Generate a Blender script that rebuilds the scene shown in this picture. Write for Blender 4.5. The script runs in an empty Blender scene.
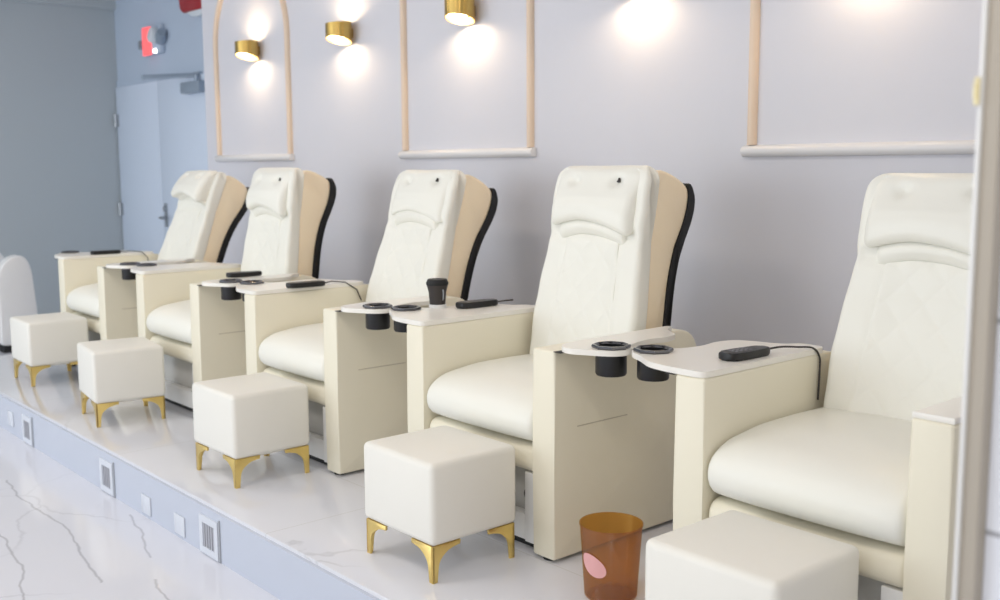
import bpy, bmesh, math, random
from mathutils import Vector, Matrix
random.seed(4)
S = bpy.context.scene
COL = S.collection
PI = math.pi

# ------------------------------------------------------------------ materials
def mat(name, col, rough=.5, metal=0, spec=.5, bump=None, coat=0, emit=None, estr=0, trans=0, ior=1.45, vary=None):
    m = bpy.data.materials.new(name); m.use_nodes = True
    nt = m.node_tree; b = nt.nodes['Principled BSDF']
    b.inputs['Base Color'].default_value = (*col, 1)
    b.inputs['Roughness'].default_value = rough
    b.inputs['Metallic'].default_value = metal
    b.inputs['Specular IOR Level'].default_value = spec
    b.inputs['Coat Weight'].default_value = coat
    b.inputs['IOR'].default_value = ior
    b.inputs['Transmission Weight'].default_value = trans
    if emit:
        b.inputs['Emission Color'].default_value = (*emit, 1)
        b.inputs['Emission Strength'].default_value = estr
    tc = nt.nodes.new('ShaderNodeTexCoord')
    if vary:                       # (scale, amount) gentle tone variation
        n = nt.nodes.new('ShaderNodeTexNoise'); n.inputs['Scale'].default_value = vary[0]; n.inputs['Detail'].default_value = 4
        mx = nt.nodes.new('ShaderNodeMix'); mx.data_type = 'RGBA'
        mx.inputs[6].default_value = (*[c * (1 - vary[1]) for c in col], 1)
        mx.inputs[7].default_value = (*[min(1, c * (1 + vary[1])) for c in col], 1)
        nt.links.new(tc.outputs['Object'], n.inputs['Vector']); nt.links.new(n.outputs['Fac'], mx.inputs[0])
        nt.links.new(mx.outputs[2], b.inputs['Base Color'])
    if bump:                       # (scale, strength, distance)
        n = nt.nodes.new('ShaderNodeTexNoise'); n.inputs['Scale'].default_value = bump[0]; n.inputs['Detail'].default_value = 3
        bp = nt.nodes.new('ShaderNodeBump'); bp.inputs['Strength'].default_value = bump[1]; bp.inputs['Distance'].default_value = bump[2]
        nt.links.new(tc.outputs['Object'], n.inputs['Vector']); nt.links.new(n.outputs['Fac'], bp.inputs['Height'])
        nt.links.new(bp.outputs['Normal'], b.inputs['Normal'])
    return m

def marble(name, base, vein, rough, lines=None, tile=None, vscale=.55, seed=(0, 0, 0), strength=.8, grout=(.55, .55, .56), axes='xy'):
    m = bpy.data.materials.new(name); m.use_nodes = True
    nt = m.node_tree; L = nt.links; N = nt.nodes.new; b = nt.nodes['Principled BSDF']
    b.inputs['Roughness'].default_value = rough
    tc = N('ShaderNodeTexCoord')
    mp = N('ShaderNodeMapping'); mp.inputs['Location'].default_value = seed
    L.new(tc.outputs['Object'], mp.inputs['Vector'])
    ns = N('ShaderNodeTexNoise'); ns.inputs['Scale'].default_value = 1.8; ns.inputs['Detail'].default_value = 5
    L.new(mp.outputs[0], ns.inputs['Vector'])
    sc = N('ShaderNodeVectorMath'); sc.operation = 'MULTIPLY_ADD'; sc.inputs[1].default_value = (.5, .5, .5)
    L.new(ns.outputs['Color'], sc.inputs[0]); L.new(mp.outputs[0], sc.inputs[2])
    vo = N('ShaderNodeTexVoronoi'); vo.feature = 'DISTANCE_TO_EDGE'; vo.inputs['Scale'].default_value = vscale * 1.6
    L.new(sc.outputs[0], vo.inputs['Vector'])
    r = N('ShaderNodeMapRange'); r.inputs['From Min'].default_value = 0; r.inputs['From Max'].default_value = .011
    r.inputs['To Min'].default_value = 1; r.inputs['To Max'].default_value = 0; L.new(vo.outputs['Distance'], r.inputs['Value'])
    n2 = N('ShaderNodeTexNoise'); n2.inputs['Scale'].default_value = 1.1; n2.inputs['Detail'].default_value = 2; L.new(mp.outputs[0], n2.inputs['Vector'])
    r2 = N('ShaderNodeMapRange'); r2.inputs['From Min'].default_value = .50; r2.inputs['From Max'].default_value = .60; L.new(n2.outputs['Fac'], r2.inputs['Value'])
    mu = N('ShaderNodeMath'); mu.operation = 'MULTIPLY'; L.new(r.outputs[0], mu.inputs[0]); L.new(r2.outputs[0], mu.inputs[1])
    ms = N('ShaderNodeMath'); ms.operation = 'MULTIPLY'; ms.inputs[1].default_value = strength; L.new(mu.outputs[0], ms.inputs[0])
    cl = N('ShaderNodeTexNoise'); cl.inputs['Scale'].default_value = .9; cl.inputs['Detail'].default_value = 6; L.new(sc.outputs[0], cl.inputs['Vector'])
    m0 = N('ShaderNodeMix'); m0.data_type = 'RGBA'
    m0.inputs[6].default_value = (*[c * .93 for c in base], 1); m0.inputs[7].default_value = (*base, 1)
    L.new(cl.outputs['Fac'], m0.inputs[0])
    m1 = N('ShaderNodeMix'); m1.data_type = 'RGBA'; m1.inputs[7].default_value = (*vein, 1)
    L.new(m0.outputs[2], m1.inputs[6]); L.new(ms.outputs[0], m1.inputs[0])
    out = m1.outputs[2]
    if lines:                      # long individual veins as polylines on the slab, wavering with noise
        nw = N('ShaderNodeTexNoise'); nw.inputs['Scale'].default_value = 5; nw.inputs['Detail'].default_value = 3; L.new(tc.outputs['Object'], nw.inputs['Vector'])
        wv = N('ShaderNodeVectorMath'); wv.operation = 'MULTIPLY_ADD'; wv.inputs[1].default_value = (.07, .07, 0); L.new(nw.outputs['Color'], wv.inputs[0])
        sh = N('ShaderNodeVectorMath'); sh.inputs[1].default_value = (-.035, -.035, 0); L.new(tc.outputs['Object'], sh.inputs[0]); L.new(sh.outputs[0], wv.inputs[2])
        fl = N('ShaderNodeVectorMath'); fl.operation = 'MULTIPLY'; fl.inputs[1].default_value = (1, 1, 0); L.new(wv.outputs[0], fl.inputs[0])
        cur = None
        for line in lines:
            for (ax, ay), (bx_, by_) in zip(line, line[1:]):
                d = (bx_ - ax, by_ - ay, 0); l2 = d[0] ** 2 + d[1] ** 2
                pa = N('ShaderNodeVectorMath'); pa.operation = 'SUBTRACT'; pa.inputs[1].default_value = (ax, ay, 0); L.new(fl.outputs[0], pa.inputs[0])
                dt = N('ShaderNodeVectorMath'); dt.operation = 'DOT_PRODUCT'; dt.inputs[1].default_value = tuple(c / l2 for c in d); L.new(pa.outputs[0], dt.inputs[0])
                cm = N('ShaderNodeClamp'); L.new(dt.outputs['Value'], cm.inputs['Value'])
                ds = N('ShaderNodeVectorMath'); ds.operation = 'SCALE'; ds.inputs[0].default_value = d; L.new(cm.outputs[0], ds.inputs['Scale'])
                di = N('ShaderNodeVectorMath'); di.operation = 'DISTANCE'; L.new(pa.outputs[0], di.inputs[0]); L.new(ds.outputs[0], di.inputs[1])
                if cur is None: cur = di.outputs['Value']
                else:
                    mn = N('ShaderNodeMath'); mn.operation = 'MINIMUM'; L.new(cur, mn.inputs[0]); L.new(di.outputs['Value'], mn.inputs[1]); cur = mn.outputs[0]
        lr = N('ShaderNodeMapRange'); lr.inputs['From Min'].default_value = .001; lr.inputs['From Max'].default_value = .0065
        lr.inputs['To Min'].default_value = .5; lr.inputs['To Max'].default_value = 0; L.new(cur, lr.inputs['Value'])
        ml = N('ShaderNodeMix'); ml.data_type = 'RGBA'; ml.inputs[7].default_value = (*vein, 1)
        L.new(out, ml.inputs[6]); L.new(lr.outputs[0], ml.inputs[0]); out = ml.outputs[2]
    if tile:
        tv = tc.outputs['Object']
        if axes == 'xz':
            se = N('ShaderNodeSeparateXYZ'); cb = N('ShaderNodeCombineXYZ'); L.new(tv, se.inputs[0])
            L.new(se.outputs[0], cb.inputs[0]); L.new(se.outputs[2], cb.inputs[1]); tv = cb.outputs[0]
        br = N('ShaderNodeTexBrick'); br.offset = 0; br.inputs['Scale'].default_value = 1
        br.inputs['Brick Width'].default_value = tile[0]; br.inputs['Row Height'].default_value = tile[1]
        br.inputs['Mortar Size'].default_value = tile[2]; br.inputs['Mortar Smooth'].default_value = .2
        L.new(tv, br.inputs['Vector'])
        m2 = N('ShaderNodeMix'); m2.data_type = 'RGBA'; m2.inputs[7].default_value = (*grout, 1)
        L.new(out, m2.inputs[6]); L.new(br.outputs['Fac'], m2.inputs[0]); out = m2.outputs[2]
    L.new(out, b.inputs['Base Color'])
    return m

VEINS = [[(-2.95, -.74), (-2.682, -.779), (-2.469, -.78), (-2.198, -.776), (-1.958, -.795), (-1.603, -.856)], [(-2.60, -.975), (-2.381, -.965), (-2.173, -.962), (-1.905, -1.007), (-1.582, -1.083), (-1.2, -1.12)],
         [(-2.173, -.535), (-1.948, -.576), (-1.699, -.644)], [(-1.51, -.715), (-1.347, -.753), (-1.1, -.77)], [(.2, -1.2), (.7, -1.5), (.9, -2.1)], [(-4.4, -2.1), (-3.9, -2.4), (-3.7, -3.0)]]
M = dict(
    leather=mat('cream_leather', (.87, .82, .67), .42, bump=(260, .12, .002)),
    leather_side=mat('tan_side', (.95, .81, .60), .42, bump=(260, .12, .002)),
    cover=mat('ivory_leather', (.89, .88, .81), .40, bump=(240, .12, .002)),
    cap=mat('ivory_plastic', (.90, .87, .81), .28),
    black=mat('black_plastic', (.012, .012, .014), .35),
    blackm=mat('matte_black', (.010, .010, .011), .6),
    rim=mat('black_chrome', (.16, .16, .17), .14, metal=.9),
    white=mat('white_lacquer', (.86, .86, .86), .3),
    greyp=mat('grey_plastic', (.62, .62, .61), .45),
    gold=mat('brushed_gold', (.83, .62, .22), .28, metal=.85, vary=(60, .06)),
    brass=mat('polished_brass', (.62, .42, .13), .22, metal=1.0, vary=(30, .08)),
    stool=mat('stool_leather', (.86, .84, .78), .45, bump=(220, .15, .002)),
    wall=mat('lilac_white_paint', (.715, .712, .765), .55, vary=(.6, .015)),
    wall_grey=mat('grey_paint', (.52, .57, .60), .6, vary=(.5, .02)),
    wall_door=mat('blue_daylight_grey', (.56, .65, .78), .6, vary=(.5, .02)),  # blue of the daylight on this wall is put into its colour
    door=mat('blue_daylight_door', (.76, .85, 1.0), .4, vary=(.7, .015)),  # bluish daylight on the door mixed into its base colour
    ceil=mat('ceiling_paint', (.78, .78, .78), .7),
    trimw=mat('white_moulding', (.80, .79, .80), .3),
    trimt=mat('champagne_moulding', (.80, .64, .50), .3),
    riser=mat('riser_tile', (.57, .61, .71), .18, vary=(1.5, .02)),
    grout=mat('gap_shade_grey', (.40, .42, .46), .7),  # dark tone painting the shadow gap beside each vent
    vent=mat('grey_louvre', (.47, .48, .53), .5),
    steel=mat('satin_steel', (.45, .48, .52), .35, metal=.8),
    steelp=mat('blue_grey_closer', (.36, .43, .52), .4, metal=.3),
    red=mat('red_enamel', (.42, .015, .02), .35),
    redlit=mat('lit_red_panel', (.9, .12, .12), .4, emit=(1, .12, .13), estr=.75),
    lamp=mat('emergency_lens', (.8, .85, .9), .2),
    led=mat('white_led', (1, 1, 1), .3, emit=(1, .95, .95), estr=2.5),
    bulb=mat('warm_bulb', (1, .85, .6), .3, emit=(1, .80, .50), estr=9),
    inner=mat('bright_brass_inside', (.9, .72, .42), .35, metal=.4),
    pink=mat('pink_sticker', (.80, .42, .42), .5),
    seam=mat('seam_thread', (.58, .53, .42), .6),
    plate_gold=mat('pale_gold', (.80, .70, .42), .35, metal=.5),
    plate=mat('pale_plate', (.70, .73, .80), .35),
    button=mat('grey_button', (.25, .25, .27), .5),
    lidm=mat('brown_black_lid', (.045, .038, .036), .45),
    taupe=mat('taupe_paint', (.44, .395, .335), .5, vary=(8, .04)),
    jamb=mat('white_jamb_paint', (.80, .80, .80), .35),
    platform=marble('platform_marble', (.77, .775, .83), (.42, .42, .44), .09, tile=(1.2, .6, .0018), vscale=.8, seed=(3.1, 1.7, 0), strength=.35, grout=(.62, .62, .63)),
    floor=marble('floor_marble', (.81, .82, .89), (.30, .30, .34), .10, lines=VEINS, vscale=.75, seed=(7.3, 2.25, 0), strength=.22),
    mwall=marble('wall_marble', (.84, .87, .96), (.4, .4, .45), .12, tile=(.6, .246, .0035), axes='xz', seed=(.2, 4, 1), grout=(.40, .41, .46)),
)
# amber translucent acrylic of the bin
def amber():
    m = bpy.data.materials.new('amber_acrylic'); m.use_nodes = True
    nt = m.node_tree; N = nt.nodes.new
    for n in list(nt.nodes): nt.nodes.remove(n)
    o = N('ShaderNodeOutputMaterial'); t = N('ShaderNodeBsdfTransparent'); t.inputs[0].default_value = (.86, .65, .34, 1)
    g = N('ShaderNodeBsdfGlossy'); g.inputs['Roughness'].default_value = .06
    d = N('ShaderNodeBsdfDiffuse'); d.inputs[0].default_value = (.62, .29, .06, 1)
    mx = N('ShaderNodeMixShader'); mx.inputs[0].default_value = .09
    lw = N('ShaderNodeLayerWeight'); lw.inputs['Blend'].default_value = .12
    fr = N('ShaderNodeMath'); fr.operation = 'MULTIPLY_ADD'; fr.inputs[1].default_value = .35; fr.inputs[2].default_value = .05; nt.links.new(lw.outputs['Facing'], fr.inputs[0])
    m2 = N('ShaderNodeMixShader')
    nt.links.new(t.outputs[0], mx.inputs[1]); nt.links.new(d.outputs[0], mx.inputs[2])
    nt.links.new(fr.outputs[0], m2.inputs[0]); nt.links.new(mx.outputs[0], m2.inputs[1]); nt.links.new(g.outputs[0], m2.inputs[2])
    nt.links.new(m2.outputs[0], o.inputs['Surface'])
    return m
M['amber'] = amber()

# ------------------------------------------------------------------ mesh helpers
def finish(name, bm, m, parent=None, smooth=True, angle=40, loc=None, rot=None):
    bmesh.ops.recalc_face_normals(bm, faces=bm.faces)
    me = bpy.data.meshes.new(name); bm.to_mesh(me); bm.free()
    ms = m if isinstance(m, (list, tuple)) else [m]
    for x in ms: me.materials.append(x)
    if smooth:
        for p in me.polygons: p.use_smooth = True
        me.set_sharp_from_angle(angle=math.radians(angle))
    o = bpy.data.objects.new(name, me); COL.objects.link(o)
    if parent: o.parent = parent
    if loc: o.location = loc
    if rot: o.rotation_euler = rot
    return o

def add_box(bm, a, b, r=0, seg=2, mi=0):
    a = Vector(a); b = Vector(b)
    g = bmesh.ops.create_cube(bm, size=1)
    vs = g['verts']
    for v in vs: v.co = Vector(((a.x + b.x) / 2 + v.co.x * (b.x - a.x), (a.y + b.y) / 2 + v.co.y * (b.y - a.y), (a.z + b.z) / 2 + v.co.z * (b.z - a.z)))
    fs = list({f for v in vs for f in v.link_faces})
    for f in fs: f.material_index = mi
    if r > 0:
        es = list({e for v in vs for e in v.link_edges})
        bmesh.ops.bevel(bm, geom=es, offset=r, segments=seg, profile=.5, affect='EDGES', clamp_overlap=True)
    return bm

def box(name, a, b, m, parent=None, r=0, seg=2):
    bm = bmesh.new(); add_box(bm, a, b, r, seg); return finish(name, bm, m, parent)

def add_prism(bm, pts, axis, a, b, r=0, seg=2, mi=0):
    """closed polygon extruded along an axis from a to b. pts are the two other coordinates in order."""
    def P(u, v, w):
        return {'x': (w, u, v), 'y': (u, w, v), 'z': (u, v, w)}[axis]
    v0 = [bm.verts.new(P(u, v, a)) for u, v in pts]; v1 = [bm.verts.new(P(u, v, b)) for u, v in pts]
    n = len(pts); fs = [bm.faces.new(v0), bm.faces.new(v1[::-1])]
    for i in range(n): fs.append(bm.faces.new((v0[i], v0[(i + 1) % n], v1[(i + 1) % n], v1[i])))
    for f in fs: f.material_index = mi
    if r > 0:
        es = [e for f in fs[:2] for e in f.edges]
        bmesh.ops.bevel(bm, geom=es, offset=r, segments=seg, profile=.5, affect='EDGES', clamp_overlap=True)
    return bm

def arc(cx, cy, r, a0, a1, n=6, ry=None):
    ry = ry or r
    return [(cx + r * math.cos(math.radians(a0 + (a1 - a0) * i / n)), cy + ry * math.sin(math.radians(a0 + (a1 - a0) * i / n))) for i in range(n + 1)]

def resample(pts, n):
    P = [Vector(p) for p in pts]; P.append(P[0]); d = [0]
    for i in range(1, len(P)): d.append(d[-1] + (P[i] - P[i - 1]).length)
    out = []; j = 0
    for k in range(n):
        t = d[-1] * k / n
        while d[j + 1] < t: j += 1
        out.append(P[j].lerp(P[j + 1], (t - d[j]) / max(1e-9, d[j + 1] - d[j])))
    return out

def smoothpoly(pts, n, it=3):
    P = resample(pts, n)
    for _ in range(it):
        P = [(P[i - 1] + P[i] * 2 + P[(i + 1) % len(P)]) / 4 for i in range(len(P))]
    return P

def slab(prof, w, r, ns=16, nr=5, center=None, disp=None):
    """side profile (y,z list) swept along x from -w(z) to w(z), ends rounded by r, then an optional displacement."""
    bm = bmesh.new(); P = [Vector(p) for p in prof]
    c = Vector(center) if center else sum(P, Vector((0, 0))) / len(P)
    ext = [max(abs(p.x - c.x) for p in P), max(abs(p.y - c.y) for p in P)]
    wf = w if callable(w) else (lambda z: w)
    wm = max(wf(p.y) for p in P)
    sl = []
    for i in range(nr + 1):
        a = PI / 2 * i / nr; sl.append((-1 + (r / wm) * (1 - math.sin(a)), r * (1 - math.cos(a))))
    # sl runs from inner edge of rounding outwards; make (s, inset) sorted
    ends = sorted([(s, ins) for s, ins in [(-1 + (r / wm) * (1 - math.sin(PI / 2 * i / nr)), r * (1 - math.cos(PI / 2 * i / nr))) for i in range(nr + 1)]])
    mid = [(-1 + r / wm + (2 - 2 * r / wm) * i / ns, 0) for i in range(1, ns)]
    S_ = ends + mid + [(-s, ins) for s, ins in reversed(ends)]
    rings = []
    for s, ins in S_:
        ring = []
        for p in P:
            q = Vector(((p.x - c.x) * (1 - ins / ext[0]) + c.x, (p.y - c.y) * (1 - ins / ext[1]) + c.y))
            x = s * wf(p.y)
            co = Vector((x, q.x, q.y))
            if disp: co = disp(co)
            ring.append(bm.verts.new(co))
        rings.append(ring)
    n = len(P)
    for a, b in zip(rings, rings[1:]):
        for i in range(n): bm.faces.new((a[i], a[(i + 1) % n], b[(i + 1) % n], b[i]))
    bm.faces.new(rings[0]); bm.faces.new(rings[-1][::-1])
    return bm

def add_tube(bm, pts, r, n=8, mi=0):
    pts = [Vector(p) for p in pts]; rings = []
    for i, p in enumerate(pts):
        d = (pts[min(i + 1, len(pts) - 1)] - pts[max(i - 1, 0)]).normalized()
        u = d.orthogonal().normalized() if abs(d.z) > .95 else d.cross(Vector((0, 0, 1))).normalized()
        v = d.cross(u)
        rr = r[i] if isinstance(r, (list, tuple)) else r
        rings.append([bm.verts.new(p + (u * math.cos(2 * PI * k / n) + v * math.sin(2 * PI * k / n)) * rr) for k in range(n)])
    fs = []
    for a, b in zip(rings, rings[1:]):
        for k in range(n): fs.append(bm.faces.new((a[k], a[(k + 1) % n], b[(k + 1) % n], b[k])))
    fs.append(bm.faces.new(rings[0])); fs.append(bm.faces.new(rings[-1]))
    for f in fs: f.material_index = mi
    return bm

def add_lathe(bm, prof, c=(0, 0, 0), n=32, mi=0, closed=False):
    """prof: list of (radius, z)"""
    rings = []
    for r, z in prof:
        rings.append([bm.verts.new((c[0] + r * math.cos(2 * PI * k / n), c[1] + r * math.sin(2 * PI * k / n), c[2] + z)) for k in range(n)] if r > 1e-6 else [bm.verts.new((c[0], c[1], c[2] + z))])
    prs = list(zip(rings, rings[1:])) + ([(rings[-1], rings[0])] if closed else [])
    for a, b in prs:
        for k in range(n):
            k2 = (k + 1) % n
            if len(a) == 1 and len(b) == 1: continue
            if len(a) == 1: f = bm.faces.new((a[0], b[k2], b[k]))
            elif len(b) == 1: f = bm.faces.new((a[k], a[k2], b[0]))
            else: f = bm.faces.new((a[k], a[k2], b[k2], b[k]))
            f.material_index = mi
    return bm

def empty(name, loc, label, cat, group=None, rz=0):
    o = bpy.data.objects.new(name, None); COL.objects.link(o); o.location = loc; o.rotation_euler = (0, 0, rz)
    o.empty_display_size = .1
    o['label'] = label; o['category'] = cat
    if group: o['group'] = group
    return o

def struct(o, kind='structure', label=None, cat=None):
    o['kind'] = kind
    if label: o['label'] = label
    if cat: o['category'] = cat
    return o

def copy_tree(o, parent=None):
    c = o.copy(); COL.objects.link(c)
    if parent: c.parent = parent
    for ch in list(o.children): copy_tree(ch, c)
    return c

# ------------------------------------------------------------------ the room
FL = -.178; WY = 1.2; WX = -5.04; DX = -8.0; DY = 1.76; CZ = 2.62; PE = -.486
struct(box('floor', (-9.2, -7.0, FL - .1), (3.2, 3.0, FL), M['floor']), label='glossy white marble main floor with grey veins', cat='floor')
# raised platform: top slab and riser
pl = box('trim_1', (WX - .02, PE, FL), (3.0, WY, 0), M['platform'], r=.004)
struct(pl, label='raised white marble platform under the row of chairs', cat='platform')
struct(box('trim_2', (WX - .03, PE - .012, FL), (3.0, PE, -.012), M['riser']), label='pale blue tiled riser along the platform edge', cat='riser')
struct(box('wall_back', (WX, WY, FL), (3.0, DY + .12, CZ), M['wall']), label='lilac white wall behind the chairs', cat='wall')
struct(box('wall_door', (DX - .1, DY, FL), (WX, DY + .12, CZ), M['wall_door']), label='wall around the double door, blue daylight put into its colour', cat='wall')
struct(box('wall_left', (DX - .12, -7.0, FL), (DX, DY, CZ), M['wall_grey']), label='plain mid grey end wall', cat='wall')
struct(box('ceiling', (-9.2, -7.0, CZ), (3.2, 3.0, CZ + .1), M['ceil']), label='white ceiling', cat='ceiling')
struct(box('trim_6', (DX, -7.0, 2.54), (DX + .05, DY, CZ), M['wall_grey']), label='grey band under the ceiling on the end wall', cat='trim')

# wall mouldings: uprights + bottom ledge (one per frame)
def panel_frame(idx, x0, x1, z0, z1, arch, label):
    r = .017
    root = bpy.data.objects.new('trim_%d' % idx, None); COL.objects.link(root); root.location = ((x0 + x1) / 2, WY, z0)
    root['label'] = label; root['category'] = 'wall moulding'; root['kind'] = 'structure'
    hw = (x1 - x0) / 2; h = z1 - z0
    def sweep(path):
        # half-round moulding profile swept in the wall plane; path: list of (x,z)
        bm = bmesh.new(); rings = []
        for i, p in enumerate(path):
            p = Vector((p[0], 0, p[1])); a = Vector((path[max(i - 1, 0)][0], 0, path[max(i - 1, 0)][1])); b = Vector((path[min(i + 1, len(path) - 1)][0], 0, path[min(i + 1, len(path) - 1)][1]))
            d = (b - a).normalized(); nrm = Vector((-d.z, 0, d.x))
            prof = [(-r, 0), (-r, -.012), (-r * .72, -.020), (-r * .3, -.026), (r * .3, -.026), (r * .72, -.020), (r, -.012), (r, 0)]
            rings.append([bm.verts.new(p + nrm * u + Vector((0, v, 0))) for u, v in prof])
        for a, b in zip(rings, rings[1:]):
            for k in range(8): bm.faces.new((a[k], a[(k + 1) % 8], b[(k + 1) % 8], b[k]))
        bm.faces.new(rings[0]); bm.faces.new(rings[-1])
        return bm
    if arch:
        path = [(-hw, .03), (-hw, h)] + [(-hw * math.cos(a), h + hw * math.sin(a)) for a in [PI * i / 24 for i in range(1, 24)]] + [(hw, h), (hw, .03)]
    else:
        path = None
    if arch:
        finish('moulding', sweep(path), M['trimt'], root, angle=50)
    else:
        for s in (-1, 1): finish('moulding', sweep([(s * hw, .03), (s * hw, h)]), M['trimt'], root, angle=50)
        finish('moulding', sweep([(-hw - r, h + r * .9), (hw + r, h + r * .9)]), M['trimt'], root, angle=50)
    bm = bmesh.new()
    prof = [(0, -.012), (-.020, -.012), (-.034, -.002), (-.036, .014), (-.024, .026), (0, .030)]
    add_prism(bm, prof, 'x', -hw - .03, hw + .03, r=.002)
    finish('moulding_ledge', bm, M['trimw'], root, angle=50)
panel_frame(3, -4.84, -3.915, 1.172, 1.90, True, 'arched moulding on the wall, nearest the door')
panel_frame(4, -2.755, -1.815, 1.172, 2.36, False, 'tall rectangular moulding on the middle of the wall')
panel_frame(5, -.645, .33, 1.160, 2.36, False, 'tall rectangular moulding above the nearest chair')

# double door in the recessed wall
def double_door():
    root = bpy.data.objects.new('door_1', None); COL.objects.link(root); root.location = (-7.06, DY, FL)
    root['label'] = 'double door in the recessed wall, blue daylight put into its colour'; root['category'] = 'door'; root['kind'] = 'structure'
    H = 2.03
    box('door_leaf', (-.925, -.03, .01), (-.0015, -.002, H), M['door'], root, r=.003)
    box('door_leaf', (.0015, -.03, .01), (.925, -.002, H), M['door'], root, r=.003)
    box('door_frame', (-.935, -.012, H + .004), (.985, -.001, H + .06), M['wall_door'], root)
    box('door_frame', (.935, -.012, 0), (.985, -.001, H), M['wall_door'], root)
    for z in (.35, .925, 1.73):
        bm = bmesh.new(); add_tube(bm, [(-.918, -.045, z - .06), (-.918, -.045, z + .06)], .016, 10); add_box(bm, (-.935, -.036, z - .055), (-.88, -.030, z + .055))
        finish('hinge', bm, M['steel'], root)
    # handle with round rose and lever
    bm = bmesh.new(); add_box(bm, (.045, -.036, .80), (.10, -.030, 1.0), .002)
    add_tube(bm, [(.072, -.036, .88), (.072, -.085, .88), (.078, -.092, .88), (.16, -.092, .875)], .011, 10)
    add_tube(bm, [(.072, -.036, .955), (.072, -.052, .955)], .022, 14)
    finish('door_handle', bm, M['steel'], root)
    bm = bmesh.new(); add_box(bm, (.60, -.10, 1.885), (.94, -.030, 1.975), .012)
    c = finish('door_closer', bm, M['steelp'], root)
    bm = bmesh.new(); add_tube(bm, [(.84, -.065, 1.97), (.84, -.065, 2.02)], .018, 10)
    add_tube(bm, [(.84, -.065, 2.012), (.42, -.32, 2.012)], .011, 8); add_tube(bm, [(.42, -.32, 1.998), (.42, -.32, 2.035)], .015, 8)
    add_tube(bm, [(.42, -.32, 2.028), (.78, -.03, 2.034)], .009, 8); add_box(bm, (.74, -.045, 2.02), (.84, -.012, 2.05), .003)
    finish('closer_arm', bm, M['steelp'], c)
double_door()

# exit-sign combination unit and red alarm
es = empty('emergency_light', (-7.14, DY, 2.18), 'small lit red sign panel with white emergency lamp above the double door', 'emergency light')
box('sign_housing', (-.16, -.045, -.105), (.22, -.001, .13), M['wall_door'], es, r=.01)
box('lit_panel', (-.12, -.060, -.11), (.045, -.040, .125), M['redlit'], es, r=.006)['label'] = 'glowing red panel'
bm = bmesh.new(); add_lathe(bm, [(0, 0), (.062, 0), (.070, .02), (.070, .11), (.055, .135), (0, .14)], n=20)
o = finish('lamp_head', bm, M['lamp'], es, loc=(.17, -.05, .03), rot=(math.radians(75), 0, 0)); o.scale = (.72, .95, .5)
bm = bmesh.new(); add_tube(bm, [(.20, -.03, 0), (.25, -.05, .03), (.29, -.06, .05)], [.05, .045, .035], 12); finish('lamp_shadow_stub', bm, M['steelp'], es)  # grey stub put in for the dark shadow right of the lamp
bm = bmesh.new(); bmesh.ops.create_uvsphere(bm, u_segments=14, v_segments=8, radius=.020); finish('indicator_lamp', bm, M['led'], es, loc=(.125, -.05, -.085))
bm = bmesh.new(); add_box(bm, (-.235, -.05, -.045), (-.165, -.004, .03), .008); finish('junction_box', bm, M['steel'], es)

al = empty('fire_alarm', (-6.17, DY, 2.43), 'dark red fire alarm box high on the wall beside the chair wall corner', 'fire alarm')
bm = bmesh.new(); add_prism(bm, [(-.27, .02), (-.23, .10), (.24, .10), (.24, -.09), (.18, -.10), (-.20, -.10), (-.25, -.07)], 'y', -.09, -.004, r=.01); finish('alarm_body', bm, M['red'], al)
bm = bmesh.new(); add_prism(bm, [(-.16, -.10), (.20, -.10), (.14, -.13), (.06, -.15), (-.06, -.14)], 'y', -.08, -.01, r=.004); finish('strobe_lens', bm, M['lamp'], al)
box('mounting_bracket', (-.17, -.07, .10), (-.02, -.004, .20), M['blackm'], al, r=.006); box('mounting_bracket', (.10, -.07, .10), (.24, -.004, .20), M['blackm'], al, r=.006)

# ------------------------------------------------------------------ platform riser fittings
for i, x in enumerate((-3.50, -2.49, -1.57)):
    v = empty('floor_vent', (x, PE - .012, -.108), ['louvred wall vent in the platform riser, farthest left', 'louvred wall vent in the platform riser, the middle one', 'louvred wall vent in the platform riser, nearest one'][i], 'vent', 'vents along the platform riser')
    bm = bmesh.new()
    W, H = .068, .066
    add_box(bm, (-W, -.006, -H), (-W + .024, 0, H)); add_box(bm, (W - .024, -.006, -H), (W, 0, H))
    add_box(bm, (-W + .024, -.006, H - .024), (W - .024, 0, H)); add_box(bm, (-W + .024, -.006, -H), (W - .024, 0, -H + .024))
    finish('vent_frame', bm, M['plate'], v)
    bm = bmesh.new(); add_box(bm, (-W + .024, -.0015, -H + .024), (W - .024, 0, H - .024))
    for k in range(5):
        xx = -W + .032 + k * .018; add_box(bm, (xx, -.005, -H + .024), (xx + .006, -.001, H - .024))
    finish('louvre', bm, M['vent'], v)
    bm = bmesh.new(); add_box(bm, (.072, -.004, -H - .003), (.080, 0, .075)); finish('gap_shade_strip', bm, M['grout'], v)  # raised grey strip drawn as the shadow gap beside the vent
for i, x in enumerate((-2.10, -1.805)):
    o = box('cover_plate', (-.042, -.005, -.036), (.042, 0, .036), M['plate'], r=.002); o.location = (x, PE - .012, -.128)
    o['label'] = ['blank white cover plate on the riser, the left one of two between the vents', 'blank white cover plate on the riser, beside the nearest vent'][i]
    o['category'] = 'cover plate'; o['group'] = 'cover plates on the platform riser'
o = box('cover_plate', (-.042, -.005, -.036), (.042, 0, .036), M['plate'], r=.002); o.location = (-3.76, PE - .012, -.10)
o['label'] = 'blank white cover plate at the far left end of the riser'; o['category'] = 'cover plate'; o['group'] = 'cover plates on the platform riser'

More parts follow.
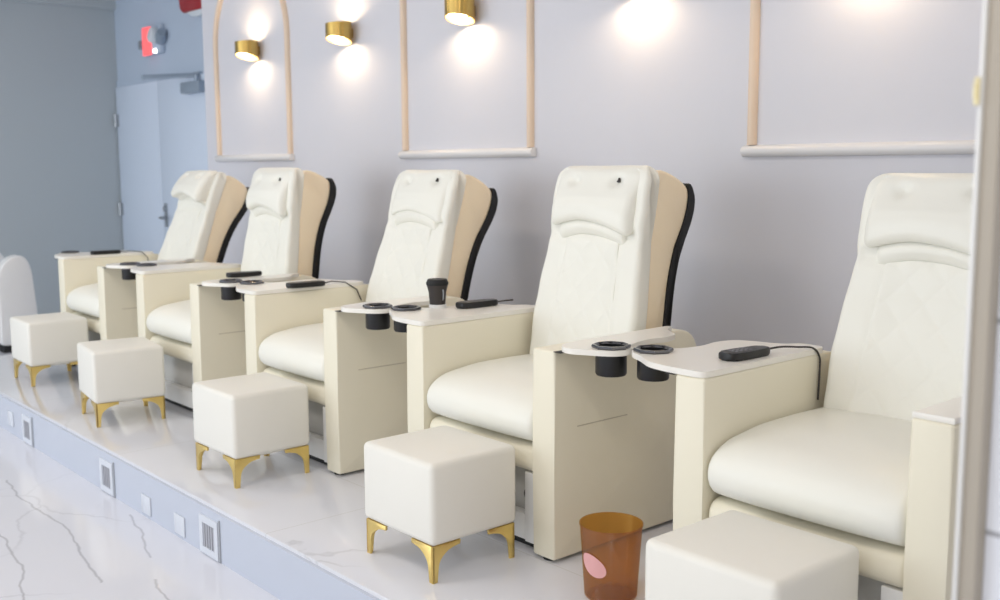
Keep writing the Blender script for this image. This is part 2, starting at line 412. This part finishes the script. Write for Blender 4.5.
# ------------------------------------------------------------------ sconces
def make_sconce():
    root = empty('wall_sconce', (0, 0, 0), '', 'wall lamp', 'brass sconces along the wall')
    R = .070; n = 40; H = .050; th = .004
    bm = bmesh.new()
    def ring(r, top):
        out = []
        for k in range(n):
            a = 2 * PI * k / n; x = r * math.cos(a); y = r * math.sin(a)
            sl = .5 - .5 * math.cos(a - math.radians(225 if top else 290))   # the cut is slanted: shorter towards the room
            out.append(bm.verts.new((x, y, (H - .006 + .010 * sl) if top else (-H + .026 - .036 * sl))))
        return out
    o0, o1, i0, i1 = ring(R, False), ring(R, True), ring(R - th, False), ring(R - th, True)
    for k in range(n):
        j = (k + 1) % n
        for a, b, mi in ((o0, o1, 0), (o1, i1, 0), (i1, i0, 1), (i0, o0, 0)):
            f = bm.faces.new((a[k], a[j], b[j], b[k])); f.material_index = mi
    finish('brass_shade', bm, [M['brass'], M['inner']], root, angle=50)
    bm = bmesh.new(); add_box(bm, (-.02, .060, -.025), (.02, .080, .025), .003); finish('wall_mount', bm, M['brass'], root)
    bm = bmesh.new(); add_box(bm, (-.062, -.010, -.005), (.062, .010, .005), .002); finish('lamp_bar', bm, M['brass'], root)
    for s in (-1, 1):
        bm = bmesh.new(); add_lathe(bm, [(0, 0), (.050, 0), (.056, .003), (.056, .009), (.050, .012), (0, .012)], n=24)
        finish('bulb', bm, M['bulb'], root, loc=(0, 0, -.022 if s < 0 else .026))
    return root
sc = make_sconce()
sx = [(-4.28, 1.830, 'brass sconce inside the arched moulding'), (-3.245, 1.832, 'brass sconce between the arched and the rectangular moulding'),
      (-2.215, 1.832, 'brass sconce inside the middle rectangular moulding'), (-1.17, 1.838, 'sconce cut off at the top edge above the second nearest chair'),
      (-.19, 1.86, 'rightmost sconce, above the nearest chair, only its glow in the photo')]
for i, (x, z, lab) in enumerate(sx):
    o = sc if i == 0 else copy_tree(sc)
    o.location = (x, WY - .080, z); o['label'] = lab
    for s in (-1, 1):
        L = bpy.data.lights.new('sconce_spot', 'SPOT'); L.energy = 1.9; L.color = (1, .78, .54); L.spot_size = math.radians(165); L.spot_blend = .5; L.shadow_soft_size = .022
        lo = bpy.data.objects.new('sconce_spot', L); COL.objects.link(lo); lo.location = (x, WY - .080, z + s * .046)
        lo.rotation_euler = (0 if s < 0 else PI, 0, 0)

# ------------------------------------------------------------------ pedicure chair
W2 = .3475; AT = .0895; AH = .613
def arm_prof():
    p = [(.004, .010), (0, .016)] + [(0, .30)] + arc(.008, AH - .008, .008, 180, 90, 4) + arc(.545, AH - .085, .085, 90, 5, 8) + [(.632, .40), (.628, .010)]
    return p
def tray_poly(left):
    if left:   # coordinates from the arm's outer face, x negative = outwards
        pts = [(.0875, .0), (.0, .0), (-.03, .0), (-.10, .014), (-.165, .060)] + arc(-.186, .135, .060, 235, 90, 8) + [(-.165, .215), (-.150, .30), (-.168, .38), (-.150, .445), (-.09, .468), (-.03, .478), (-.006, .50), (.0, .53), (.0875, .53)]
    else:
        pts = [(-.024, .12), (-.006, .035), (.02, .006), (.06, -.004)] + arc(.124, .095, .060, -60, 80, 8) + [(.115, .21), (.10, .28), (.115, .34), (.100, .40), (.05, .43), (.012, .46), (.0, .49), (.0, .51), (-.024, .51)]
    return pts

def plate_with_hole(pts, c, r, z0, z1):
    bm = bmesh.new()
    def loop(P):
        vs = [bm.verts.new((x, y, z1)) for x, y in P]
        return [bm.edges.new((vs[i], vs[(i + 1) % len(vs)])) for i in range(len(vs))]
    es = loop(pts) + loop([(c[0] + r * math.cos(2 * PI * k / 28), c[1] + r * math.sin(2 * PI * k / 28)) for k in range(28)])
    bmesh.ops.triangle_fill(bm, edges=es, use_beauty=True, use_dissolve=False)
    for f in [f for f in bm.faces if (Vector((f.calc_center_median().x, f.calc_center_median().y)) - Vector(c)).length < r * .9]: bm.faces.remove(f)
    res = bmesh.ops.extrude_face_region(bm, geom=bm.faces[:])
    for v in [g for g in res['geom'] if isinstance(g, bmesh.types.BMVert)]: v.co.z = z0
    return bm

def make_chair(tilt, left_tray=True, right_tray=True, pill=(0, 0, 0), hinge=.47, prot=1.0, hl=.70):
    root = empty('pedicure_chair', (0, 0, 0), '', 'pedicure chair', 'cream pedicure chairs along the wall')
    # arms
    for s in (-1, 1):
        xo = s * W2; xi = s * (W2 - AT); lo, hi = min(xo, xi), max(xo, xi)
        bm = bmesh.new(); add_prism(bm, arm_prof(), 'x', lo, hi, r=.007 if s < 0 else .013, seg=3)
        arm = finish('armrest', bm, M['leather'], root, angle=50)
        # front panel cushion face, slightly proud
        tr_side = (s < 0 and left_tray) or (s > 0 and right_tray)
        capp = [(lo + .001, .004), (hi - .001, .004), (hi - .001, .53), (lo + .001, .53)]
        if not tr_side:
            bm = bmesh.new(); add_prism(bm, capp, 'z', AH - .001, AH + .014, r=.004, seg=2); finish('armrest_cap', bm, M['cap'], arm)
        for y in (.03, .58):
            bm = bmesh.new(); add_lathe(bm, [(0, 0), (.022, 0), (.022, .0098), (0, .0098)], c=((lo + hi) / 2, y, 0), n=16); finish('foot', bm, M['blackm'], arm)
        if s > 0:   # stitched seam and little steel hook on the outer face
            bm = bmesh.new(); add_box(bm, (hi - .001, .09, .385), (hi + .0008, .30, .388)); finish('seam', bm, M['seam'], arm)
            bm = bmesh.new(); add_tube(bm, [(hi + .002, .16, .60), (hi + .010, .16, .575), (hi + .010, .18, .56), (hi + .004, .195, .575)], .0025, 6); finish('hook', bm, M['steel'], arm)
        if (s < 0 and left_tray) or (s > 0 and right_tray):
            pts = [(xo + u, v) for u, v in tray_poly(s < 0)]
            pts = [tuple(p) for p in smoothpoly(pts, 90, 2)]
            cx, cy = (xo - .186, .135) if s < 0 else (xo + .124, .095)
            tr = finish('tray_table', plate_with_hole(pts, (cx, cy), .042, AH + .0005, AH + .0155), M['cap'], root, angle=50)
            bm = bmesh.new()
            add_lathe(bm, [(.040, .004), (.047, .010), (.052, .009), (.054, .004), (.052, 0), (.043, 0)], c=(cx, cy, AH + .0155), n=8)
            ring = finish('cup_ring', bm, M['rim'], tr, angle=25)
            bm = bmesh.new(); add_lathe(bm, [(.0, -.075), (.040, -.075), (.043, -.070), (.043, .008), (.041, .008), (.040, -.062), (0, -.062)], c=(cx, cy, AH + .0155), n=32)
            finish('cup_holder', bm, M['black'], tr)
            bm = bmesh.new(); add_box(bm, (min(xo, xo + s * .03), -.005, AH - .002), (max(xo, xo + s * .03), .03, AH + .0), .002); finish('tray_hinge', bm, M['blackm'], tr)
    wi = W2 - AT - .004
    # seat cushion
    prof = smoothpoly([(.035, .325), (.005, .345), (-.004, .385), (.012, .425), (.07, .455), (.20, .472), (.35, .474), (.52, .470), (.52, .325), (.20, .32)], 64, 2)
    def sd(co):
        e = 1 - abs(co.x / wi) ** 3
        f = max(0, min(1, (co.z - .34) / .1))
        g = max(0, 1 - abs(co.y) / .25)
        return Vector((co.x, co.y - .014 * e * g, co.z + .012 * e * f))
    finish('seat_cushion', slab(prof, wi, .022, 18, 5, disp=sd), M['cover'], root, angle=80)
    # folded leg pad below
    prof = smoothpoly([(.020, .240), (.012, .255), (.012, .300), (.03, .318), (.40, .318), (.40, .238), (.03, .238)], 48, 1)
    finish('leg_pad', slab(prof, wi - .002, .012, 10, 4), M['leather'], root, angle=80)
    # base: recessed panel, plinth bar, pillars, socket
    base = box('base', (-wi, .07, .03), (wi, .56, .24), M['greyp'], root, r=.002)
    box('plinth_bar', (-wi + .01, .035, .022), (wi - .065, .069, .10), M['white'], base, r=.003)
    box('pillar', (wi - .058, .025, .022), (wi - .002, .069, .235), M['white'], base, r=.004)
    box('pillar', (-wi + .002, .025, .022), (-wi + .008, .069, .235), M['white'], base, r=.002)
    box('base_gap_shade', (-wi, .05, .0), (wi, .55, .0299), M['blackm'], base)  # black block filling the gap, imitating the shadow under the base
    bm = bmesh.new(); add_lathe(bm, [(0, 0), (.016, 0), (.018, .006), (0, .007)], n=18); finish('socket', bm, M['black'], base, loc=(wi - .085, .0695, .15), rot=(PI / 2, 0, 0))
    # ---------------- backrest built upright in its own space, hinge at z=.42
    t = math.radians(tilt)
    Lb = hl / math.cos(t)
    back = bpy.data.objects.new('backrest', None); COL.objects.link(back); back.parent = root
    back.location = (0, hinge, .42); back.rotation_euler = (-t, 0, 0)
    Lz = Lb
    def wid(z, inset=0):
        # wide shoulders low down, narrower head block
        k = z / Lz
        if k < .28: w = .232
        elif k < .66: w = .232 - (.232 - .207) * ((k - .28) / .38) ** 1.2
        else: w = .207 + .004 * math.sin((k - .66) / .34 * PI)
        top = Lz - z
        rr = .045
        if top < rr: w -= rr - math.sqrt(max(0, rr * rr - (rr - top) ** 2))
        return max(.05, w - inset)
    # front cushion profile (y,z): y=0 rear plane of cushion, front at -0.06
    fp = [(.0, .0), (-.045, .0), (-.060, .05), (-.062, .20), (-.056, .34), (-.052, .44), (-.058, .52), (-.060, .60), (-.050, Lz - .025), (-.030, Lz - .004), (.0, Lz), (.012, Lz - .01), (.012, .30), (.012, .0)]
    fp = smoothpoly(fp, 110, 2)
    def fd(co):
        z = co.z; x = co.x; y = co.y
        if y < -.015:
            k = z / Lz
            # side bolsters stand proud of the centre below the head block
            w = wid(z)
            if k < .66:
                c = max(0, 1 - (abs(x) / (w * .62)) ** 4)
                y += .014 * c * min(1, (.66 - k) * 8)
            # valley where head block meets the shoulders
            y += .012 * math.exp(-((k - .665) / .028) ** 2) * (1 if abs(x) < .19 else .5)
            y += .003 * math.sin(x * 31 + z * 17) * math.sin(z * 23)
        return Vector((x, y, z))
    cu = finish('back_cushion', slab(fp, lambda z: wid(z), .022, 26, 6, center=(-.018, Lz / 2), disp=fd), M['cover'], back, angle=80)
    # body in a warmer, tan tone than the arms
    def rear(z, off=0):    # rear surface depth
        k = z / Lz
        return .090 + .072 * math.exp(-((k - .88) / .27) ** 2) + off
    n = 16
    bp_ = [(.0, .0), (.0, Lz - .02)] + [(.035, Lz - .008), (.075, Lz - .014), (.115, Lz - .028), (.150, Lz - .045)] + [(rear(Lz * k), Lz * k) for k in [.92 - .92 * i / n for i in range(n + 1)]]
    finish('back_body', slab(smoothpoly(bp_, 100, 1), lambda z: wid(z, .004), .012, 20, 4, center=(.03, Lz / 2)), M['leather_side'], back, angle=80)['label'] = 'tan side of the backrest'
    ks = [i / n * .96 for i in range(n + 1)]
    sp = [(rear(Lz * k, -.004), Lz * k) for k in ks] + [(rear(Lz * k, .034 * min(1, max(0, (.965 - k) / .08)) ** .5), Lz * k) for k in reversed(ks)]
    finish('back_shell', slab(smoothpoly(sp, 110, 1), lambda z: wid(z, .0), .008, 20, 3, center=(.09, Lz / 2)), M['blackm'], back, angle=80)['label'] = 'black rear shell'
    # quilted centre panel, lying just proud of the cushion front
    FR = [(.0, -.045), (.05, -.060), (.20, -.062), (.34, -.056), (.44, -.052), (.52, -.058)]
    def front(x, z):
        for (za, ya), (zb, yb) in zip(FR, FR[1:]):
            if z <= zb: y = ya + (yb - ya) * (z - za) / (zb - za); break
        k = z / Lz; c = max(0, 1 - (abs(x) / (wid(z) * .62)) ** 4)
        if k < .66: y += .014 * c * min(1, (.66 - k) * 8)
        return y + .012 * math.exp(-((k - .665) / .028) ** 2)
    bm = bmesh.new(); nx, nz = 60, 90; z0, z1 = .03, Lz * .675
    rows = []
    for j in range(nz + 1):
        z = z0 + (z1 - z0) * j / nz; row = []
        hw = (.150 - .035 * (z - z0) / (z1 - z0))
        for i in range(nx + 1):
            x = -hw + 2 * hw * i / nx
            a = (x + z * .9) / .052; b = (x - z * .9) / .052
            q = min(abs(math.sin(a * PI / 2)), abs(math.sin(b * PI / 2)))
            e = min(1, min(i, nx - i) / 2, min(j, nz - j) / 2)
            row.append(bm.verts.new((x, front(x, z) - .0015 - e * (.002 + .0035 * q ** .6), z)))
        rows.append(row)
    for a, b in zip(rows, rows[1:]):
        for i in range(nx): bm.faces.new((a[i], a[i + 1], b[i + 1], b[i]))
    res = bmesh.ops.extrude_face_region(bm, geom=bm.faces[:])
    for v in [g for g in res['geom'] if isinstance(g, bmesh.types.BMVert)]: v.co.y = -.030
    finish('quilted_panel', bm, M['cover'], back, angle=60)
    # head pillow: flap draped from the top edge, bulging out at its lower end
    px, pz, pt = pill
    hwp = .182
    pp = [(-.045, Lz - .012), (-.064, Lz - .035), (-.080, Lz - .075), (-.104, Lz - .12), (-.114, Lz - .165), (-.106, Lz - .21), (-.080, Lz - .225), (-.052, Lz - .21), (-.046, Lz - .14), (-.044, Lz - .06)]
    if pt > 0:   # pillow slipped forward
        pp = [(-.045, Lz - .006), (-.085, Lz - .024), (-.112, Lz - .070), (-.132, Lz - .130), (-.138, Lz - .185), (-.122, Lz - .205), (-.095, Lz - .198), (-.052, Lz - .21), (-.046, Lz - .14), (-.044, Lz - .05)]
    pp = [((a + .06) * prot - .06 if a < -.06 else a, b + pz) for a, b in pp]
    def pd(co):
        x, y, z = co
        u = abs(x) / .18
        # corner tucks
        for sx_ in (-1, 1):
            d = ((x - sx_ * .095) / .022) ** 2 + ((z - (Lz - .062 + pz)) / .018) ** 2
            if y < -.05: y += .020 * math.exp(-d)
        if y < -.05: y += .010 * u ** 4 - .004 * math.exp(-(x / .08) ** 2)
        # lower edge arcs up in the middle
        low = max(0, min(1, ((Lz - .11 + pz) - z) / .09))
        z += .030 * (1 - u ** 2) * low - .022 * low * max(0, (x + .05) / .2)
        return Vector((x + px, y, z))
    finish('head_pillow', slab(smoothpoly(pp, 60, 1), hwp, .030, 30, 6, disp=pd), M['cover'], back, angle=80)
    if pt == 0:    # softer second fold showing under the flap
        lf = [(-.040, Lz - .17), (-.066, Lz - .19), (-.073, Lz - .225), (-.069, Lz - .245), (-.056, Lz - .262), (-.040, Lz - .262)]
        def ld(co):
            u = abs(co.x) / .15
            low = max(0, min(1, ((Lz - .19) - co.z) / .06))
            return Vector((co.x + px, co.y + .012 * u ** 3, co.z + .026 * (1 - u ** 2) * low - .012 * low * max(0, (co.x + .05) / .2)))
        finish('pillow_fold', slab(smoothpoly(lf, 40, 2), .152, .020, 20, 5, disp=ld), M['cover'], back, angle=80)
    # dark wedge imitating the shaded crease at the pillow's upper right corner
    bm = bmesh.new(); add_prism(bm, [(0, 0), (.007, .015), (.010, .001)], 'y', -.062, -.045, r=0)
    finish('pillow_crease_shade', bm, M['lidm'], back, loc=(.090 + px, .0, Lz - .066 + pz))
    return root

cx = [.3475 - 1.12 * k for k in range(5)]
specs = [(13.5, True, False, (.004, 0, 0), .508, .8, .675), (10.4, True, True, (-.006, 0, 0), .475, .7), (16.5, True, True, (.0, 0, 0), .525, .35, .685), (8.0, True, True, (-.006, -.008, 0), .53, .8), (21.0, True, True, (0, 0, 1), .53, 1.0, .675)]
clabels = ['nearest cream pedicure chair, cut off by the door post at right',
           'cream pedicure chair directly behind the amber waste bin',
           'middle cream pedicure chair with the black travel mug on its right hand tray',
           'upright cream pedicure chair, fourth from the right, under the arched moulding',
           'farthest cream pedicure chair, leaning back most, next to the double door']
for k in range(5):
    c = make_chair(*specs[k]); c.location = (cx[k], 0, 0); c['label'] = clabels[k]

# ------------------------------------------------------------------ footstools
def make_stool():
    root = empty('footstool', (0, 0, 0), '', 'footstool', 'cream cube footstools in front of the chairs')
    hx, hy = .167, .154
    bm = bmesh.new(); add_box(bm, (-hx, -hy, .104), (hx, hy, .334), .018, 4)
    finish('cushion', bm, M['stool'], root, angle=60)
    box('stool_base', (-hx + .035, -hy + .035, .094), (hx - .035, hy - .035, .1035), M['stool'], root)
    for sx_ in (-1, 1):
        for sy in (-1, 1):
            bm = bmesh.new()
            # concave gusset: from foot up to a long flange
            pr = [(0, 0), (.017, 0), (.021, .045)] + [(.021 + .075 * (1 - math.cos(a)), .045 + .046 * math.sin(a)) for a in [PI / 2 * i / 8 for i in range(1, 9)]] + [(.098, .1035), (0, .1035)]
            X = sx_ * (hx - .008); Y = sy * (hy - .006); t_ = .008
            a_ = [(X - sx_ * u, v) for u, v in pr]
            add_prism(bm, a_, 'y', min(Y, Y - sy * t_), max(Y, Y - sy * t_), r=.0012)
            b_ = [(Y - sy * u, v) for u, v in pr]
            add_prism(bm, b_, 'x', min(X, X - sx_ * t_), max(X, X - sx_ * t_), r=.0012)
            leg = finish('leg', bm, M['gold'], root, angle=40)
    return root
st = make_stool()
spots = [(.366, -.188, 0, 'cream cube footstool in the foreground, cut off by the bottom edge'),
         (-.702, -.192, 0, 'cream gold-legged footstool left of the amber waste bin'),
         (-1.835, -.196, 0, 'middle one of the five cream footstools'),
         (-3.02, -.222, -8, 'cream footstool second from the left'),
         (-4.13, -.178, -1, 'farthest cream footstool at the left edge')]
for i, (x, y, a, lab) in enumerate(spots):
    o = st if i == 0 else copy_tree(st)
    o.location = (x, y, 0); o.rotation_euler = (0, 0, math.radians(a)); o['label'] = lab

# ------------------------------------------------------------------ remotes
TZ = AH + .0157
def make_remote():
    root = empty('remote_control', (0, 0, 0), '', 'remote control', 'black remote controls on the armrests')
    bm = bmesh.new()
    pts = smoothpoly([(-.026, -.08), (.026, -.08), (.029, -.02), (.023, .06), (.016, .085), (-.016, .085), (-.023, .06), (-.029, -.02)], 48, 2)
    add_prism(bm, [tuple(p) for p in pts], 'z', .0005, .021, r=.006, seg=3)
    finish('remote_body', bm, M['black'], root, angle=60)
    bm = bmesh.new()
    for i in range(3):
        for j in range(4): add_box(bm, (-.015 + i * .012 - .003, -.05 + j * .018, .0205), (-.015 + i * .012 + .004, -.042 + j * .018, .0225), .001)
    finish('buttons', bm, M['button'], root)
    return root
def remote(loc, rz, label, cord=None, first=None):
    o = copy_tree(first) if first else make_remote()
    o.location = loc; o.rotation_euler = (0, 0, rz); o['label'] = label
    if cord:
        mi = Matrix.Translation(Vector(loc)) @ Matrix.Rotation(rz, 4, 'Z'); inv = mi.inverted()
        P = [Vector(p) for p in cord]; pts = []
        P2 = [P[0]] + P + [P[-1]]
        for i in range(1, len(P2) - 2):
            for q in range(8):
                t = q / 8; a, b, c, d = P2[i - 1], P2[i], P2[i + 1], P2[i + 2]
                pts.append(.5 * ((2 * b) + (-a + c) * t + (2 * a - 5 * b + 4 * c - d) * t * t + (-a + 3 * b - 3 * c + d) * t ** 3))
        pts.append(P[-1])
        bm = bmesh.new(); add_tube(bm, [inv @ p for p in pts], .0028, 6); finish('cord', bm, M['lidm'], o)
    return o
r0 = remote((.034, .238, TZ), math.radians(-4), 'black remote control with curling cord on the nearest chair tray',
       [(.040, .320, TZ + .012), (.058, .36, TZ + .016), (.070, .42, TZ + .010), (.086, .465, TZ + .004), (.0945, .485, TZ - .02), (.0955, .487, .57), (.0950, .484, .49)])
def rem(loc, rz, label, cord=None):
    o = bpy.data.objects.new('remote_control', None); COL.objects.link(o); o.location = loc; o.rotation_euler = (0, 0, rz)
    o['label'] = label; o['category'] = 'remote control'; o['group'] = 'black remote controls on the armrests'; o.empty_display_size = .1
    for ch in r0.children:
        if ch.name.startswith('cord'): continue
        c = ch.copy(); COL.objects.link(c); c.parent = o
    if cord:
        inv = (Matrix.Translation(Vector(loc)) @ Matrix.Rotation(rz, 4, 'Z')).inverted()
        bm = bmesh.new(); add_tube(bm, [inv @ Vector(p) for p in cord], .0028, 6); finish('cord', bm, M['lidm'], o)
    return o
rem((-1.19, .36, TZ), math.radians(-4), 'black remote control right of the travel mug', [(-1.185, .44, TZ + .01), (-1.18, .48, TZ + .012), (-1.175, .515, TZ + .012)])
rem((-2.15, .235, TZ), math.radians(-8), 'black remote control lying at the middle chair left armrest', [(-2.14, .31, TZ + .012), (-2.10, .36, TZ + .016), (-2.03, .36, TZ + .004), (-1.965, .33, .62), (-1.958, .31, .56), (-1.962, .30, .50)] if False else [(-2.14, .315, TZ + .010), (-2.165, .37, TZ + .012), (-2.155, .43, TZ + .004), (-2.143, .48, TZ - .03), (-2.140, .50, .55)])
rem((-2.71, .245, TZ), math.radians(-3), 'black remote control on the right hand tray of the upright fourth chair')
rem((-4.42, .25, TZ), math.radians(-8), 'black remote control on the farthest chair left armrest', [(-4.41, .33, TZ + .01), (-4.40, .39, TZ + .012), (-4.385, .45, TZ + .004), (-4.378, .48, .60), (-4.375, .49, .55)])

# travel mug
mg = empty('travel_mug', (-1.272, .247, TZ), 'black lidded travel mug standing on the white tray', 'travel mug')
bm = bmesh.new(); add_lathe(bm, [(0, 0), (.030, 0), (.031, .006), (.031, .012), (0, .012)], n=28); finish('mug_base', bm, M['white'], mg)
bm = bmesh.new(); add_lathe(bm, [(0, .012), (.0275, .012), (.029, .03), (.031, .055), (.036, .074), (.0375, .080), (0, .080)], n=28); finish('mug_body', bm, M['lidm'], mg)
bm = bmesh.new(); add_lathe(bm, [(0, .080), (.0385, .080), (.0395, .088), (.036, .094), (.034, .100), (.018, .102), (0, .100)], n=28); finish('lid', bm, M['blackm'], mg)
bm = bmesh.new(); add_tube(bm, [(.033, -.002, .028), (.036, -.002, .035), (.037, -.002, .055), (.0345, -.002, .066)], .002, 6); finish('grip_band', bm, M['steel'], mg)

# ------------------------------------------------------------------ amber waste bin
bn = empty('waste_bin', (-.180, -.030, 0), 'translucent amber waste bin with pink oval sticker on the platform', 'waste bin')
bm = bmesh.new()
add_lathe(bm, [(.0, .0), (.066, .0), (.069, .003), (.0815, .190), (.0835, .192), (.0835, .196), (.0805, .196), (.0798, .190), (.0675, .006), (.0, .006)], n=56)
finish('bin_body', bm, M['amber'], bn, angle=50)
# oval sticker following the wall of the bin
bm = bmesh.new(); cs = []
th0 = math.radians(275); zc = .100
ringv = []
for rr in (0, .5, 1):
    row = []
    for k in range(28 if rr else 1):
        a = 2 * PI * k / 28; u = rr * .041 * math.cos(a); v = rr * .027 * math.sin(a)
        uu = u * math.cos(-.45) - v * math.sin(-.45); vv = u * math.sin(-.45) + v * math.cos(-.45)
        z = zc + vv; R_ = .069 + (.0815 - .069) * z / .190 + .0010
        th = th0 + uu / R_
        row.append(bm.verts.new((R_ * math.cos(th), R_ * math.sin(th), z)))
    ringv.append(row)
for k in range(28):
    j = (k + 1) % 28
    bm.faces.new((ringv[0][0], ringv[1][k], ringv[1][j])); bm.faces.new((ringv[1][k], ringv[2][k], ringv[2][j], ringv[1][j]))
finish('sticker', bm, M['pink'], bn)

# ------------------------------------------------------------------ white rounded seat at far left
ls = empty('lounge_chair', (-6.55, .26, FL), 'white rounded lounge chair by the grey wall at the left edge', 'lounge chair')
prof = [(-.12, .05), (-.12, .40)] + arc(.03, .50, .15, 180, 90, 8, ry=.19) + arc(.04, .49, .08, 90, 10, 6, ry=.20) + [(.135, .30), (.14, .05)]
prof = smoothpoly(prof, 60, 1)
bm = slab(prof, .06, .012, 4, 4); 
a1 = finish('armrest', bm, M['white'], ls, loc=(.29, 0, 0), angle=60)
a2 = finish('armrest', slab(prof, .06, .012, 4, 4), M['white'], ls, loc=(-.29, 0, 0), angle=60)
bm = bmesh.new(); add_box(bm, (-.23, -.10, .10), (.23, .14, .38), .03, 4); finish('seat', bm, M['white'], ls)
bm = bmesh.new(); add_box(bm, (-.33, -.11, 0), (.35, .135, .05), .004); finish('base', bm, M['blackm'], ls)

# ------------------------------------------------------------------ door post + marble wall at right
root = bpy.data.objects.new('door_2', None); COL.objects.link(root); root.location = (1.09, -.80, FL)
root['label'] = 'white and taupe door post in the right foreground'; root['category'] = 'door post'; root['kind'] = 'structure'
box('door_edge', (-.0090, -.012, 0), (-.0045, .03, 2.7), M['jamb'], root, r=.001)
box('door_jamb', (-.005, -.006, 0), (.0135, .04, 2.7), M['taupe'], root, r=.001)
bm = bmesh.new(); add_box(bm, (-.0120, -.016, 1.36), (-.0065, -.010, 1.39), .001); add_box(bm, (-.0118, -.018, 1.367), (-.0088, -.015, 1.383), .0008)
finish('strike_plate', bm, M['plate_gold'], root)
wr = box('wall_right', (1.104, -.785, FL + .04), (3.0, -.70, CZ + .04), M['mwall']); wr.location.z = -.04
struct(wr, label='white marble tiled wall at the right edge', cat='wall')

# ------------------------------------------------------------------ light
w = bpy.data.worlds.new('W'); S.world = w; w.use_nodes = True
w.node_tree.nodes['Background'].inputs[0].default_value = (1, .955, .88, 1); w.node_tree.nodes['Background'].inputs[1].default_value = .66
def area(name, loc, aim, sx_, sy_, e, col):
    L = bpy.data.lights.new(name, 'AREA'); L.shape = 'RECTANGLE'; L.size = sx_; L.size_y = sy_; L.energy = e; L.color = col
    o = bpy.data.objects.new(name, L); COL.objects.link(o); o.location = loc
    o.rotation_euler = (Vector(aim) - Vector(loc)).to_track_quat('-Z', 'Y').to_euler(); return o
area('shopfront_window', (-4.4, -6.6, 1.2), (-2.6, 1, .6), 5.0, 2.3, 92, (.79, .90, 1))
area('shopfront_window', (.6, -6.6, 1.2), (-.4, 1, .6), 3.6, 2.3, 22, (.80, .90, 1))
for x in (-5.6, -3.4, -1.2, 1.0):
    area('ceiling_panel', (x, -1.6, CZ - .01), (x, -1.6, 0), .6, .6, 10, (1, .90, .78))

# ------------------------------------------------------------------ camera
cam = bpy.data.cameras.new('camera'); co = bpy.data.objects.new('camera', cam); COL.objects.link(co); S.camera = co
C0 = Vector((1.6108191, -1.96307101, 1.11871531))
Rv = Vector((.65579671, .75491698, -.00557037)); Uv = Vector((-.09246043, .08763909, .99185203)); Fv = Vector((-.74925412, .64993826, -.12727337))
mtx = Matrix(((Rv.x, Uv.x, -Fv.x, C0.x), (Rv.y, Uv.y, -Fv.y, C0.y), (Rv.z, Uv.z, -Fv.z, C0.z), (0, 0, 0, 1)))
co.matrix_world = mtx
cam.sensor_fit = 'HORIZONTAL'; cam.sensor_width = 36; cam.lens = 1041.016 * 36 / 1000
cam.clip_start = .05
cam.dof.use_dof = True; cam.dof.focus_distance = 2.9; cam.dof.aperture_fstop = 3.5

S.view_settings.view_transform = 'Standard'; S.view_settings.look = 'None'; S.view_settings.gamma = 1
S.view_settings.use_curve_mapping = False; S.view_settings.exposure = 0.4
